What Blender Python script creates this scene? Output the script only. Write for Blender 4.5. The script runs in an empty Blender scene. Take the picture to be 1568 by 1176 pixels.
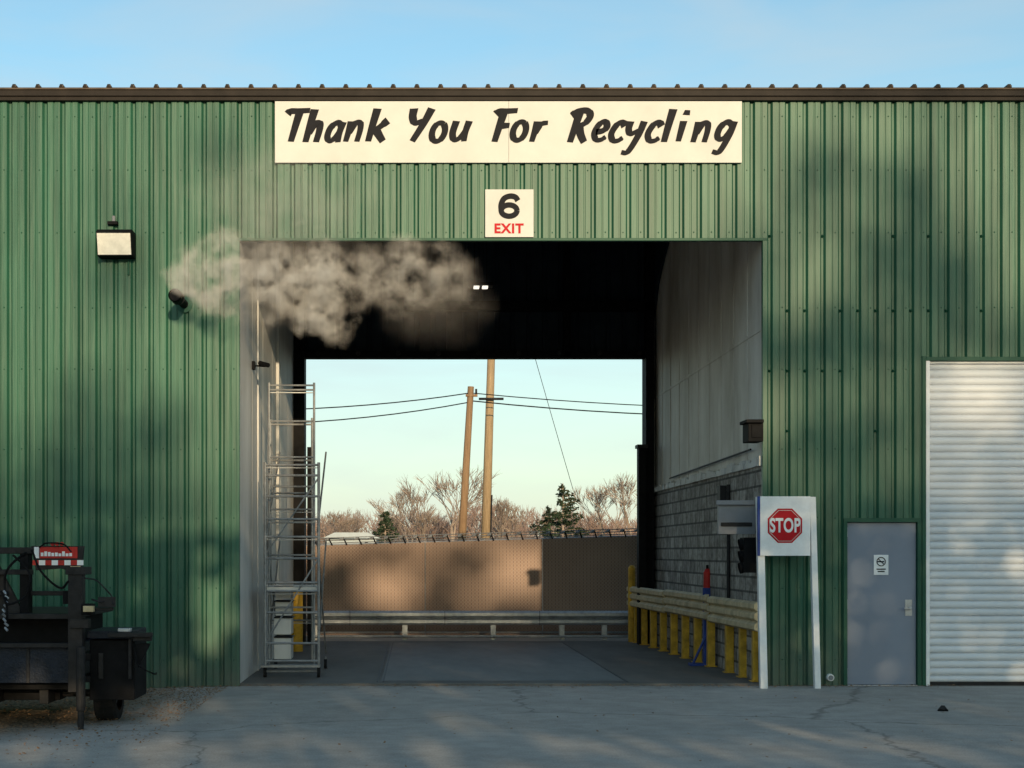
import bpy, math, random
from mathutils import Vector, noise
random.seed(7)
D=20.0; CH=1.73; S0=118.0
def at(px,py,y):
    s=S0*D/(D+y); return (px-636)/s, CH-(py-846)/s
sc=bpy.context.scene
sc.view_settings.view_transform='Standard'
try: sc.view_settings.look='None'
except: pass
sc.view_settings.exposure=0
# ---------------- materials
def nodes(name):
    m=bpy.data.materials.new(name); m.use_nodes=True
    nt=m.node_tree; return m,nt,nt.nodes,nt.links,nt.nodes['Principled BSDF']
def mat(name,c,rough=.6,metal=0,scale=3,var=.25,c2=None,bump=0,bscale=40,stretch=(1,1,1),spec=.25,det=7,dust=False):
    m,nt,N,L,b=nodes(name)
    tc=N.new('ShaderNodeTexCoord'); mp=N.new('ShaderNodeMapping'); mp.inputs['Scale'].default_value=stretch
    L.new(tc.outputs['Object'],mp.inputs[0])
    n=N.new('ShaderNodeTexNoise'); n.inputs['Scale'].default_value=scale; n.inputs['Detail'].default_value=det; n.inputs['Roughness'].default_value=.65
    L.new(mp.outputs[0],n.inputs['Vector'])
    r=N.new('ShaderNodeValToRGB'); r.color_ramp.elements[0].position=.3; r.color_ramp.elements[1].position=.7
    if c2 is None: c2=tuple(min(1,x*(1+var)) for x in c); c1=tuple(x*(1-var) for x in c)
    else: c1=c
    r.color_ramp.elements[0].color=(*c1,1); r.color_ramp.elements[1].color=(*c2,1)
    L.new(n.outputs[0],r.inputs[0]); o=r.outputs[0]
    if dust:   # road splash dust low on the sheet
        sp=N.new('ShaderNodeSeparateXYZ'); L.new(tc.outputs['Object'],sp.inputs[0])
        mr=N.new('ShaderNodeMapRange'); mr.inputs['From Min'].default_value=1.0; mr.inputs['From Max'].default_value=-.15; mr.inputs['To Max'].default_value=1.0; L.new(sp.outputs['Z'],mr.inputs['Value'])
        n3=N.new('ShaderNodeTexNoise'); n3.inputs['Scale'].default_value=4; n3.inputs['Detail'].default_value=7; L.new(tc.outputs['Object'],n3.inputs['Vector'])
        mm=N.new('ShaderNodeMath'); mm.operation='MULTIPLY'; L.new(mr.outputs[0],mm.inputs[0]); L.new(n3.outputs[0],mm.inputs[1])
        mx=N.new('ShaderNodeMixRGB'); L.new(mm.outputs[0],mx.inputs[0]); L.new(o,mx.inputs[1]); mx.inputs[2].default_value=(.12,.12,.10,1); o=mx.outputs[0]
    L.new(o,b.inputs['Base Color'])
    b.inputs['Roughness'].default_value=rough; b.inputs['Metallic'].default_value=metal
    b.inputs['Specular IOR Level'].default_value=spec
    if bump:
        n2=N.new('ShaderNodeTexNoise'); n2.inputs['Scale'].default_value=bscale; n2.inputs['Detail'].default_value=5
        L.new(mp.outputs[0],n2.inputs['Vector'])
        bp=N.new('ShaderNodeBump'); bp.inputs['Strength'].default_value=bump; bp.inputs['Distance'].default_value=.02
        L.new(n2.outputs[0],bp.inputs['Height']); L.new(bp.outputs[0],b.inputs['Normal'])
    return m
M={}
M['green']=mat('green_painted_steel',(.022,.094,.058),.47,0,1.6,.3,bump=.3,bscale=3.5,stretch=(3.2,1,.22),spec=.36,dust=True)
M['greentrim']=mat('green_trim',(.014,.070,.044),.5,0,4,.15,spec=.2)
M['darktrim']=mat('dark_bronze_trim',(.018,.014,.012),.6,0,5,.3,spec=.15)
M['roof']=mat('dark_roof_metal',(.075,.055,.042),.6,.0,5,.4,spec=.2)
M['black']=mat('black_paint',(.008,.008,.009),.7,0,8,.4,spec=.08)
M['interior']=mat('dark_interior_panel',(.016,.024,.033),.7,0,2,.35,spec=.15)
M['liner']=mat('white_liner_panel',(.40,.35,.29),.6,0,.9,.2,c2=(.78,.75,.70),bump=.2,bscale=4,stretch=(1,1,.4))
M['linerL']=mat('grey_liner_panel',(.42,.41,.39),.6,0,.9,.2,c2=(.70,.69,.67),stretch=(1,1,.4))
M['white']=mat('white_sign_face',(.55,.545,.52),.7,0,1.5,.07,spec=.1)
M['whitepost']=mat('white_post_paint',(.74,.75,.76),.5,0,6,.1)
M['ink']=mat('black_lettering',(.010,.010,.013),.7,0,5,.2,spec=.15)
M['red']=mat('red_lettering',(.42,.008,.015),.6,0,5,.1,spec=.15)
M['redp']=mat('red_paint',(.40,.02,.015),.5,0,5,.3)
M['galv']=mat('galvanised_steel',(.36,.38,.41),.45,.6,9,.25)
M['alum']=mat('scaffold_aluminium',(.26,.265,.27),.5,.5,9,.3)
M['yellow']=mat('yellow_paint',(.50,.29,.03),.55,0,7,.4)
M['cream']=mat('weathered_cream_rail',(.50,.40,.24),.6,0,5,.35)
M['blue']=mat('blue_paint',(.02,.05,.22),.5,0,5,.3)
M['door']=mat('blue_grey_door_paint',(.19,.22,.28),.5,0,1.3,.08)
M['shutter']=mat('white_shutter_paint',(.62,.64,.67),.5,0,2.5,.08,stretch=(.4,1,2))
M['greybox']=mat('grey_box_paint',(.19,.20,.22),.5,0,4,.12)
M['glass']=mat('lamp_lens',(.76,.74,.67),.3,0,9,.15)
M['wood']=mat('pole_wood',(.24,.15,.085),.85,0,3,.3,stretch=(6,6,.5),bump=.5,bscale=12)
M['wood2']=mat('pole_wood_new',(.30,.215,.13),.85,0,3,.3,stretch=(6,6,.5),bump=.5,bscale=12)
M['bark']=mat('bare_bark',(.30,.235,.195),.9,0,1,.3,det=2)
M['bark2']=mat('pale_winter_twigs',(.32,.225,.19),.9,0,.4,.3,det=2)
M['needle']=mat('dark_needles',(.028,.045,.026),.85,0,1.2,.5,det=2,spec=.1)
M['leafg']=mat('shade_caster_foliage',(.04,.07,.03),.8,0,1.2,.4,det=2)  # leaves of the added shade-casting trees
M['rubber']=mat('tyre_rubber',(.016,.016,.017),.85,0,20,.3,bump=.3,spec=.15)
M['tread']=mat('deck_plate_blue_black',(.011,.015,.025),.55,.0,12,.4,bump=.5,bscale=40,spec=.2)
M['steelDk']=mat('rusty_dark_steel',(.018,.017,.018),.6,.0,9,.5,spec=.2)
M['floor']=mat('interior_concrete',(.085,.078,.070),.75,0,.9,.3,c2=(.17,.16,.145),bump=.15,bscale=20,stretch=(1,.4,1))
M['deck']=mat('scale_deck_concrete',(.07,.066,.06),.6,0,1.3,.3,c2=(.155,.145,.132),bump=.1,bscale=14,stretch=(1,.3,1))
M['seam']=mat('floor_seam_steel',(.05,.047,.043),.6,0,6,.4)
M['shed']=mat('pale_shed_roof',(.35,.40,.44),.6,0,2,.1)
M['hedge']=mat('brown_brush',(.27,.19,.155),.9,0,1,.4,det=2)
# block wall
m,nt,N,L,b=nodes('concrete_block'); tc=N.new('ShaderNodeTexCoord'); sp=N.new('ShaderNodeSeparateXYZ'); cb=N.new('ShaderNodeCombineXYZ')
L.new(tc.outputs['Object'],sp.inputs[0]); L.new(sp.outputs['Y'],cb.inputs[0]); L.new(sp.outputs['Z'],cb.inputs[1])
br=N.new('ShaderNodeTexBrick'); L.new(cb.outputs[0],br.inputs['Vector'])
br.inputs['Scale'].default_value=1; br.inputs['Brick Width'].default_value=.4; br.inputs['Row Height'].default_value=.2; br.inputs['Mortar Size'].default_value=.016
br.inputs['Color1'].default_value=(.30,.28,.255,1); br.inputs['Color2'].default_value=(.54,.51,.47,1); br.inputs['Mortar'].default_value=(.13,.12,.11,1)
n=N.new('ShaderNodeTexNoise'); n.inputs['Scale'].default_value=7; n.inputs['Detail'].default_value=8; n.inputs['Roughness'].default_value=.7; L.new(tc.outputs['Object'],n.inputs['Vector'])
mx=N.new('ShaderNodeMixRGB'); mx.blend_type='MULTIPLY'; mx.inputs[0].default_value=.8; L.new(br.outputs[0],mx.inputs[1])
rr=N.new('ShaderNodeValToRGB'); rr.color_ramp.elements[0].position=.38; rr.color_ramp.elements[0].color=(.30,.27,.24,1); rr.color_ramp.elements[1].position=.6; L.new(n.outputs[0],rr.inputs[0])
L.new(rr.outputs[0],mx.inputs[2]); L.new(mx.outputs[0],b.inputs['Base Color']); b.inputs['Roughness'].default_value=.85
bp=N.new('ShaderNodeBump'); bp.inputs['Strength'].default_value=1; bp.inputs['Distance'].default_value=.05
ma=N.new('ShaderNodeMath'); ma.operation='SUBTRACT'; L.new(n.outputs[0],ma.inputs[0]); L.new(br.outputs['Fac'],ma.inputs[1]); L.new(ma.outputs[0],bp.inputs['Height']); L.new(bp.outputs[0],b.inputs['Normal'])
M['block']=m
# fence privacy mesh
m,nt,N,L,b=nodes('fence_privacy_slats'); tc=N.new('ShaderNodeTexCoord'); sp=N.new('ShaderNodeSeparateXYZ'); L.new(tc.outputs['Object'],sp.inputs[0])
def M2(op,a,bb):
    x=N.new('ShaderNodeMath'); x.operation=op
    for i,v in enumerate((a,bb)):
        if v is None: continue
        if isinstance(v,(int,float)): x.inputs[i].default_value=v
        else: L.new(v,x.inputs[i])
    return x.outputs[0]
u=M2('ADD',sp.outputs['X'],sp.outputs['Z']); v=M2('SUBTRACT',sp.outputs['X'],sp.outputs['Z'])
def line(t): return M2('LESS_THAN',M2('FRACT',M2('MULTIPLY',t,14.),None),.16)
wire=M2('MAXIMUM',line(u),line(v))
slat=M2('LESS_THAN',M2('FRACT',M2('MULTIPLY',sp.outputs['X'],14.),None),.12)
n=N.new('ShaderNodeTexNoise'); n.inputs['Scale'].default_value=1.5; n.inputs['Detail'].default_value=6; L.new(tc.outputs['Object'],n.inputs['Vector'])
rr=N.new('ShaderNodeValToRGB'); rr.color_ramp.elements[0].position=.3; rr.color_ramp.elements[1].position=.7
rr.color_ramp.elements[0].color=(.27,.185,.15,1); rr.color_ramp.elements[1].color=(.37,.26,.21,1); L.new(n.outputs[0],rr.inputs[0])
mx=N.new('ShaderNodeMixRGB'); L.new(slat,mx.inputs[0]); L.new(rr.outputs[0],mx.inputs[1]); mx.inputs[2].default_value=(.18,.13,.11,1)
mx2=N.new('ShaderNodeMixRGB'); L.new(wire,mx2.inputs[0]); L.new(mx.outputs[0],mx2.inputs[1]); mx2.inputs[2].default_value=(.36,.30,.27,1)
L.new(mx2.outputs[0],b.inputs['Base Color']); b.inputs['Roughness'].default_value=.8; b.inputs['Specular IOR Level'].default_value=.15; M['fence']=m
# ground
m,nt,N,L,b=nodes('worn_pavement'); tc=N.new('ShaderNodeTexCoord')
def NZ(scale,det=8,vec=None,rough=.65):
    n=N.new('ShaderNodeTexNoise'); n.inputs['Scale'].default_value=scale; n.inputs['Detail'].default_value=det; n.inputs['Roughness'].default_value=rough
    L.new(vec or tc.outputs['Object'],n.inputs['Vector']); return n
def RP(src,p0,p1,c0,c1):
    r=N.new('ShaderNodeValToRGB'); r.color_ramp.elements[0].position=p0; r.color_ramp.elements[1].position=p1
    r.color_ramp.elements[0].color=(*c0,1); r.color_ramp.elements[1].color=(*c1,1); L.new(src,r.inputs[0]); return r.outputs[0]
def MX(f,a,bb,mode='MIX'):
    x=N.new('ShaderNodeMixRGB'); x.blend_type=mode
    if isinstance(f,(int,float)): x.inputs[0].default_value=f
    else: L.new(f,x.inputs[0])
    for i,v in ((1,a),(2,bb)):
        if isinstance(v,tuple): x.inputs[i].default_value=(*v,1)
        else: L.new(v,x.inputs[i])
    return x.outputs[0]
base=RP(NZ(.35).outputs[0],.3,.7,(.37,.345,.315),(.49,.46,.425))
fine=RP(NZ(60,4).outputs[0],.35,.7,(.68,.68,.68),(1.12,1.12,1.12))
col=MX(.8,base,fine,'MULTIPLY')
mid=RP(NZ(3,8).outputs[0],.35,.65,(.78,.78,.78),(1.05,1.05,1.05)); col=MX(.8,col,mid,'MULTIPLY')
nd=NZ(1.2,4)
va=N.new('ShaderNodeVectorMath'); va.operation='MULTIPLY_ADD'; L.new(nd.outputs['Color'],va.inputs[0]); va.inputs[1].default_value=(.9,.9,0); L.new(tc.outputs['Object'],va.inputs[2])
vo=N.new('ShaderNodeTexVoronoi'); vo.feature='DISTANCE_TO_EDGE'; vo.inputs['Scale'].default_value=.12; L.new(va.outputs[0],vo.inputs['Vector'])
cr=RP(vo.outputs['Distance'],.0006,.0022,(.65,.65,.65),(0,0,0))
col=MX(cr,col,(.13,.12,.105))
sp=N.new('ShaderNodeSeparateXYZ'); L.new(tc.outputs['Object'],sp.inputs[0])
mr=N.new('ShaderNodeMapRange'); mr.inputs['From Min'].default_value=-2.2; mr.inputs['From Max'].default_value=-4.6; L.new(sp.outputs['X'],mr.inputs['Value'])
mr2=N.new('ShaderNodeMapRange'); mr2.inputs['From Min'].default_value=-7.; mr2.inputs['From Max'].default_value=-3.5; L.new(sp.outputs['Y'],mr2.inputs['Value'])
dm=M2('MULTIPLY',mr.outputs[0],mr2.outputs[0]); dm=M2('MULTIPLY',dm,M2('ADD',NZ(2.5,8).outputs[0],.55))
dirt=RP(NZ(25,6).outputs[0],.4,.62,(.06,.045,.03),(.34,.25,.17))
dmr=RP(dm,.25,.6,(0,0,0),(1,1,1)); col=MX(dmr,col,dirt)
fr=N.new('ShaderNodeMapRange'); fr.inputs['From Min'].default_value=13; fr.inputs['From Max'].default_value=15; L.new(sp.outputs['Y'],fr.inputs['Value'])
col=MX(fr.outputs[0],col,(.12,.10,.05))
L.new(col,b.inputs['Base Color']); b.inputs['Roughness'].default_value=.9; b.inputs['Specular IOR Level'].default_value=.2
bp=N.new('ShaderNodeBump'); bp.inputs['Strength'].default_value=.5; bp.inputs['Distance'].default_value=.01; L.new(NZ(45,6).outputs[0],bp.inputs['Height']); L.new(bp.outputs[0],b.inputs['Normal'])
M['ground']=m
def emis(name,c,s):
    m,nt,N,L,b=nodes(name); b.inputs['Emission Color'].default_value=(*c,1); b.inputs['Emission Strength'].default_value=s; return m
M['lamp']=emis('lit_lamp_panel',(1,.93,.8),1.2)
# ---------------- mesh builder
class MB:
    def __init__(s): s.v=[];s.f=[];s.mi=[];s.ml=[]
    def _m(s,k):
        if k not in s.ml: s.ml.append(k)
        return s.ml.index(k)
    def face(s,pts,k):
        i=len(s.v); s.v+=[tuple(p) for p in pts]; s.f.append(tuple(range(i,i+len(pts)))); s.mi.append(s._m(k))
    def box(s,x0,x1,y0,y1,z0,z1,k):
        if x0>x1:x0,x1=x1,x0
        if y0>y1:y0,y1=y1,y0
        if z0>z1:z0,z1=z1,z0
        i=len(s.v); s.v+=[(x,y,z) for z in(z0,z1) for y in (y0,y1) for x in(x0,x1)]
        for f in ((0,2,3,1),(4,5,7,6),(0,1,5,4),(2,6,7,3),(0,4,6,2),(1,3,7,5)):
            s.f.append(tuple(i+q for q in f)); s.mi.append(s._m(k))
    def pbox(s,a,b_,c,d,yf,yb,k):   # outline measured on the y=yf plane
        x0,z0=at(a,c,yf); x1,z1=at(b_,d,yf); s.box(x0,x1,yf,yb,z0,z1,k)
    def cyl(s,p0,p1,r0,r1=None,n=10,k='black',cap=True):
        r1=r0 if r1 is None else r1; p0=Vector(p0);p1=Vector(p1); d=(p1-p0)
        if d.length<1e-6:return
        d.normalize(); a=d.orthogonal().normalized(); bb=d.cross(a); i=len(s.v); q=s._m(k)
        for p,r in((p0,r0),(p1,r1)):
            for j in range(n):
                t=2*math.pi*j/n; s.v.append(tuple(p+(a*math.cos(t)+bb*math.sin(t))*r))
        for j in range(n):
            s.f.append((i+j,i+(j+1)%n,i+n+(j+1)%n,i+n+j)); s.mi.append(q)
        if cap and n>3:
            s.f.append(tuple(i+j for j in reversed(range(n)))); s.mi.append(q); s.f.append(tuple(i+n+j for j in range(n))); s.mi.append(q)
    def tube(s,pts,r,n=6,k='black'):
        for a,b_ in zip(pts,pts[1:]): s.cyl(a,b_,r,r,n,k)
    def prism(s,pts,y0,y1,k):
        n=len(pts); i=len(s.v); q=s._m(k)
        s.v+=[(x,y0,z) for x,z in pts]+[(x,y1,z) for x,z in pts]
        s.f.append(tuple(range(i,i+n))); s.mi.append(q); s.f.append(tuple(i+n+j for j in reversed(range(n)))); s.mi.append(q)
        for j in range(n): s.f.append((i+j,i+n+j,i+n+(j+1)%n,i+(j+1)%n)); s.mi.append(q)
    def prismx(s,pts,x0,x1,k):
        n=len(pts); i=len(s.v); q=s._m(k)
        s.v+=[(x0,y,z) for y,z in pts]+[(x1,y,z) for y,z in pts]
        s.f.append(tuple(range(i,i+n))); s.mi.append(q); s.f.append(tuple(i+n+j for j in reversed(range(n)))); s.mi.append(q)
        for j in range(n): s.f.append((i+j,i+n+j,i+n+(j+1)%n,i+(j+1)%n)); s.mi.append(q)
    def build(s,name,parent=None,bevel=0,smooth=False):
        me=bpy.data.meshes.new(name); me.from_pydata(s.v,[],s.f); me.update()
        for k in s.ml: me.materials.append(M[k])
        me.polygons.foreach_set('material_index',s.mi)
        if smooth: me.polygons.foreach_set('use_smooth',[True]*len(s.f))
        o=bpy.data.objects.new(name,me); sc.collection.objects.link(o)
        if parent: o.parent=parent
        if bevel:
            md=o.modifiers.new('bevel','BEVEL'); md.width=bevel; md.segments=2; md.limit_method='ANGLE'
        return o
def empty(name):
    o=bpy.data.objects.new(name,None); sc.collection.objects.link(o); return o
def text(name,body,px,py,y,hpx,k,parent,bold=.02,sx=1,shear=0,sp=1):
    c=bpy.data.curves.new(name,'FONT'); c.body=body; c.align_x='CENTER'; c.align_y='CENTER'
    c.size=hpx/S0*1.38; c.offset=bold; c.extrude=.002; c.shear=shear; c.space_character=sp; c.materials.append(M[k])
    o=bpy.data.objects.new(name,c); sc.collection.objects.link(o); x,z=at(px,py,y)
    o.location=(x,y,z); o.rotation_euler=(math.pi/2,0,0); o.scale=(sx,1,1); o.parent=parent; return o
# ---------------- building
B=empty('recycling_warehouse')
P=.229
XL=at(366,0,0)[0]; XR=at(1168,0,0)[0]; ZH=at(0,368,0)[1]; ZT=at(0,152,0)[1]
PRO=[(0,0),(.026,0),(.050,-.042),(.116,-.042),(.122,-.032),(.136,-.032),(.142,-.042),(.205,-.042),(.229,0)]
def corr(mb,x0,x1,z0,z1,y,k='green',p=P,pro=None):
    pro=pro or PRO; pts=[]
    def val(x):
        t=(x+1000*p)%p
        for (a,c),(b_,d) in zip(pro,pro[1:]):
            if a<=t<=b_+1e-9: return c+(d-c)*(t-a)/(b_-a)
        return 0
    pts=[(x0,val(x0))]; i=math.floor(x0/p)-1
    while i*p<x1+p:
        for o,h in pro[:-1]:
            q=i*p+o
            if x0+1e-4<q<x1-1e-4: pts.append((q,h))
        i+=1
    pts.append((x1,val(x1)))
    for (a,ya),(b_,yb) in zip(pts,pts[1:]):
        mb.face([(a,y+ya,z0),(b_,y+yb,z0),(b_,y+yb,z1),(a,y+ya,z1)],k)
XD0=at(1290,0,0)[0]; XD1=at(1409,0,0)[0]; ZD=at(0,794,0)[1]
XS0=at(1416,0,0)[0]; ZS=at(0,553,0)[1]; XS1=XS0+3.6
w=MB()
corr(w,-14,XL,-.12,ZT,0); corr(w,XL,XR,ZH,ZT,0); corr(w,XR,XD0,-.02,ZT,0)
corr(w,XD0,XD1,ZD,ZT,0); corr(w,XD1,XS0,-.02,ZT,0); corr(w,XS0,XS1,ZS,ZT,0); corr(w,XS1,16,-.02,ZT,0)
w.build('cladding',B)
w=MB(); YB=9.07
w.box(-14,XL-.004,.02,YB-.02,-.1,7.7,'linerL')
w.box(XR+.03,16,.35,YB-.02,-.05,7.7,'liner')
w.box(XR+.03,XD0,.02,.35,-.05,7.7,'liner'); w.box(XD0,XS1,.2,.35,-.04,7.7,'interior'); w.box(XD0,XS1,.02,.2,ZS+.02,7.7,'interior')
w.box(XD0,XD1,.02,.2,ZD,ZS+.02,'interior'); w.box(XD1,XS0,.02,.2,-.04,ZS+.02,'interior'); w.box(XS1,16,.02,.35,-.04,7.7,'interior')
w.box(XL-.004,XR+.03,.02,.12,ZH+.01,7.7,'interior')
w.build('wall_core',B)
w=MB()
for py in (180,262,357,472,566,688,793,900,1010):
    z=at(0,py,0)[1]
    i=math.floor(-6/P)
    while i*P<8.3:
        x=i*P+.17; i+=1
        if XL<x<XR and z<ZH: continue
        if x>XD0-.05 and z<ZD+.05: continue
        if x>XS0-.05 and z<ZS+.05: continue
        w.cyl((x,-.042,z+random.uniform(-.006,.006)),(x,-.050,z),.010,.007,6,'greentrim')
w.build('fasteners',B)
w=MB()
for py in (362,476,568,660):
    z=at(0,py,0)[1]
    for i in range(int(XR/P)+1,34):
        x=i*P
        if x<XR+.05 or (x>XS0-.1 and z<ZS+.05): continue
        if random.random()<.4: w.cyl((x+.013,-.002,z),(x+.013,-.040,z+.01),.022,.006,7,'greentrim')
w.build('lap_clips',B)
w=MB()
w.box(XL-.03,XL+.012,-.05,.03,-.1,ZH,'green'); w.box(XR-.012,XR+.05,-.05,.03,-.02,ZH,'green')
w.box(XL-.03,XR+.05,-.053,.03,ZH-.015,ZH+.02,'greentrim')
z0=at(0,157,0)[1]; z1=at(0,139,0)[1]
w.box(-14,16,-.10,.05,z0,z1-.03,'darktrim'); w.box(-14,16,-.15,.3,z1-.026,z1,'roof')
w.box(-14,16,-.13,-.10,z0+.05,z1-.028,'darktrim')
w.build('eave_and_trims',B,.004)
w=MB()
i=-45
while i*.305<15:
    x=i*.305+.02
    w.prism([(x-.035,z1),(x+.035,z1),(x+.018,z1+.038),(x-.018,z1+.038)],-.165,YB+.2,'darktrim')
    w.cyl((x+.02,-.16,z1+.014),(x+.02,-.168,z1+.014),.012,.012,6,'roof'); i+=1
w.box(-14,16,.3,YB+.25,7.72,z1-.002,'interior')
w.build('roof',B)
w=MB()
w.box(XR-.005,XR+.028,.03,YB-.03,.0,2.9,'block')
yy=.03
while yy<YB-.1:   # ragged sealing foam along the ledge
    h=random.uniform(.02,.09); w.box(XR-.03-random.uniform(0,.03),XR-.006,yy,min(yy+.13,YB-.03),2.86,2.90+h,'linerL'); yy+=.14
w.build('block_wall',B)
w=MB(); y=.03
while y<YB-.05:
    y2=min(y+.9,YB-.03); w.box(XR+.0,XR+.026,y,y2-.03,2.96,7.7,'liner'); w.box(XR-.008,XR+.026,y2-.022,y2,2.96,7.7,'liner'); y=y2
w.box(XR-.01,XR+.026,.03,YB-.04,4.62,4.66,'liner')
w.build('liner_panels',B)
w=MB()
pts=[(YB-.03,6.1),(8.75,6.3)]+[(8.75-2.3*t+.0,6.3+1.2*t**.62) for t in [.15*i for i in range(1,7)]]+[(6.4,7.69),(YB-.03,7.69)]
w.prismx(pts,XR-.05,XR-.014,'interior'); w.build('haunch_plate',B)
w=MB()
y=.03
while y<YB-.05:
    y2=min(y+1.5,YB-.03); w.box(XL-.002,XL+.012,y,y2-.02,.0,7.7,'linerL'); y=y2
w.box(XL+.013,XL+.03,2.2,2.26,0,7.6,'linerL'); w.box(XL+.013,XL+.06,5.2,5.3,0,7.6,'linerL')
w.build('left_liner',B)
w=MB()
xa,zb=at(468,549,YB); xb,_=at(985,549,YB)
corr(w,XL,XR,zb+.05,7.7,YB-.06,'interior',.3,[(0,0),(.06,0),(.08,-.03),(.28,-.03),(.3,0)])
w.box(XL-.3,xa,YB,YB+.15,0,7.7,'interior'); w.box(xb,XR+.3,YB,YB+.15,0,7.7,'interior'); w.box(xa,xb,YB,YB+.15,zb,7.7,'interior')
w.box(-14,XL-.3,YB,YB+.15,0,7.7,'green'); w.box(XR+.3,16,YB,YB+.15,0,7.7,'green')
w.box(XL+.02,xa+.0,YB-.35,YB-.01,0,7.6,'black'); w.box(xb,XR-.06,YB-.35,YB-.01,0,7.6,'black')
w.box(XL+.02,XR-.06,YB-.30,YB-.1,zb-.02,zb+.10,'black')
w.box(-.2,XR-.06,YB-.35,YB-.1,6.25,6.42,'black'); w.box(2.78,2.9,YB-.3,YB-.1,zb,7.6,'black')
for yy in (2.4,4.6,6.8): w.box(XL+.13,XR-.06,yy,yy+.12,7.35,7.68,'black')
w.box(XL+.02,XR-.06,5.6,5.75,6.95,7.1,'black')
for i in range(9):
    x=xa+.25+i*.75; w.cyl((x,YB-.36,zb+.06),(x,YB-.30,zb+.06),.045,.045,10,'steelDk')
a,z=at(471,685,YB-.6); c,_=at(482,0,YB-.6); w.box(a,c,YB-.7,YB-.45,0,z,'black')
a,z=at(977,683,YB-.6); c,_=at(988,0,YB-.6); w.box(a,c,YB-.7,YB-.45,0,z,'black'); w.box(a-.03,c+.03,YB-.75,YB-.42,z-.04,z+.02,'steelDk')
w.build('back_wall',B)
w=MB()
fx0,fz=at(1290,795,0); fx1,_=at(1409,0,0)
w.box(fx0,fx0+.05,-.055,.1,-.02,fz,'greentrim'); w.box(fx1-.05,fx1,-.055,.1,-.02,fz,'greentrim'); w.box(fx0,fx1,-.058,.1,fz-.04,fz+.015,'greentrim')
w.box(fx0+.055,fx1-.055,.0,.05,.02,fz-.045,'door'); w.box(fx0+.05,fx1-.05,-.05,.1,-.02,.016,'galv')
for py in (815,925,1030):
    z=at(0,py,0)[1]; w.cyl((fx0+.055,-.012,z-.06),(fx0+.055,-.012,z+.06),.012,None,8,'galv')
x,z=at(1391,930,0); w.box(x-.045,x+.045,-.008,-.001,z-.11,z+.10,'galv'); w.cyl((x+.01,-.06,z-.01),(x+.01,-.0,z-.01),.02,None,10,'galv'); w.box(x-.075,x+.02,-.075,-.055,z-.022,z+.0,'galv')
x,z=at(1349,865,0); w.box(x-.095,x+.095,-.006,-.001,z-.13,z+.13,'whitepost')
w.build('personnel_door',B,.003)
w=MB(); x,z=at(1349,860,0)
pr=None
for i in range(21):
    t=i/20*2*math.pi; q=Vector((x+.055*math.cos(t),-.009,z+.055*math.sin(t)))
    if pr: w.cyl(pr,q,.006,None,5,'ink')
    pr=q
w.cyl((x-.04,-.009,z+.04),(x+.04,-.009,z-.04),.006,None,5,'ink'); w.box(x-.05,x+.04,-.009,-.007,z-.008,z+.008,'ink')
w.box(x-.06,x+.06,-.009,-.007,z-.105,z-.09,'ink'); w.box(x-.045,x+.045,-.009,-.007,z-.135,z-.12,'ink')
w.build('door_notice',B)
w=MB()
zz=.03; ppts=[]
while zz<ZS-.02:
    for j in range(7):
        t=j/7; ppts.append((.075-.03*abs(math.sin(math.pi*t))**.7+(0.006 if j==0 else 0),zz+t*.097))
    zz+=.097
for (ya,za),(yb,zb2) in zip(ppts,ppts[1:]):
    w.face([(XS0+.05,ya,za),(XS1-.05,ya,za),(XS1-.05,yb,zb2),(XS0+.05,yb,zb2)],'shutter')
w.box(XS0+.05,XS1-.05,.02,.09,-.02,.05,'steelDk')
w.build('roller_shutter',B)
w=MB()
w.box(XS0,XS0+.05,-.05,.09,-.02,ZS,'whitepost'); w.box(XS1-.05,XS1,-.05,.09,-.02,ZS,'whitepost')
w.box(XS0-.05,XS0-.001,-.06,.02,-.02,ZS+.06,'greentrim'); w.box(XS0-.001,XS1+.05,-.06,.02,ZS,ZS+.05,'greentrim'); w.box(XS0+.05,XS1-.05,.0,.08,ZS-.03,ZS-.001,'whitepost')
w.build('shutter_frame',B,.003)
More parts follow.
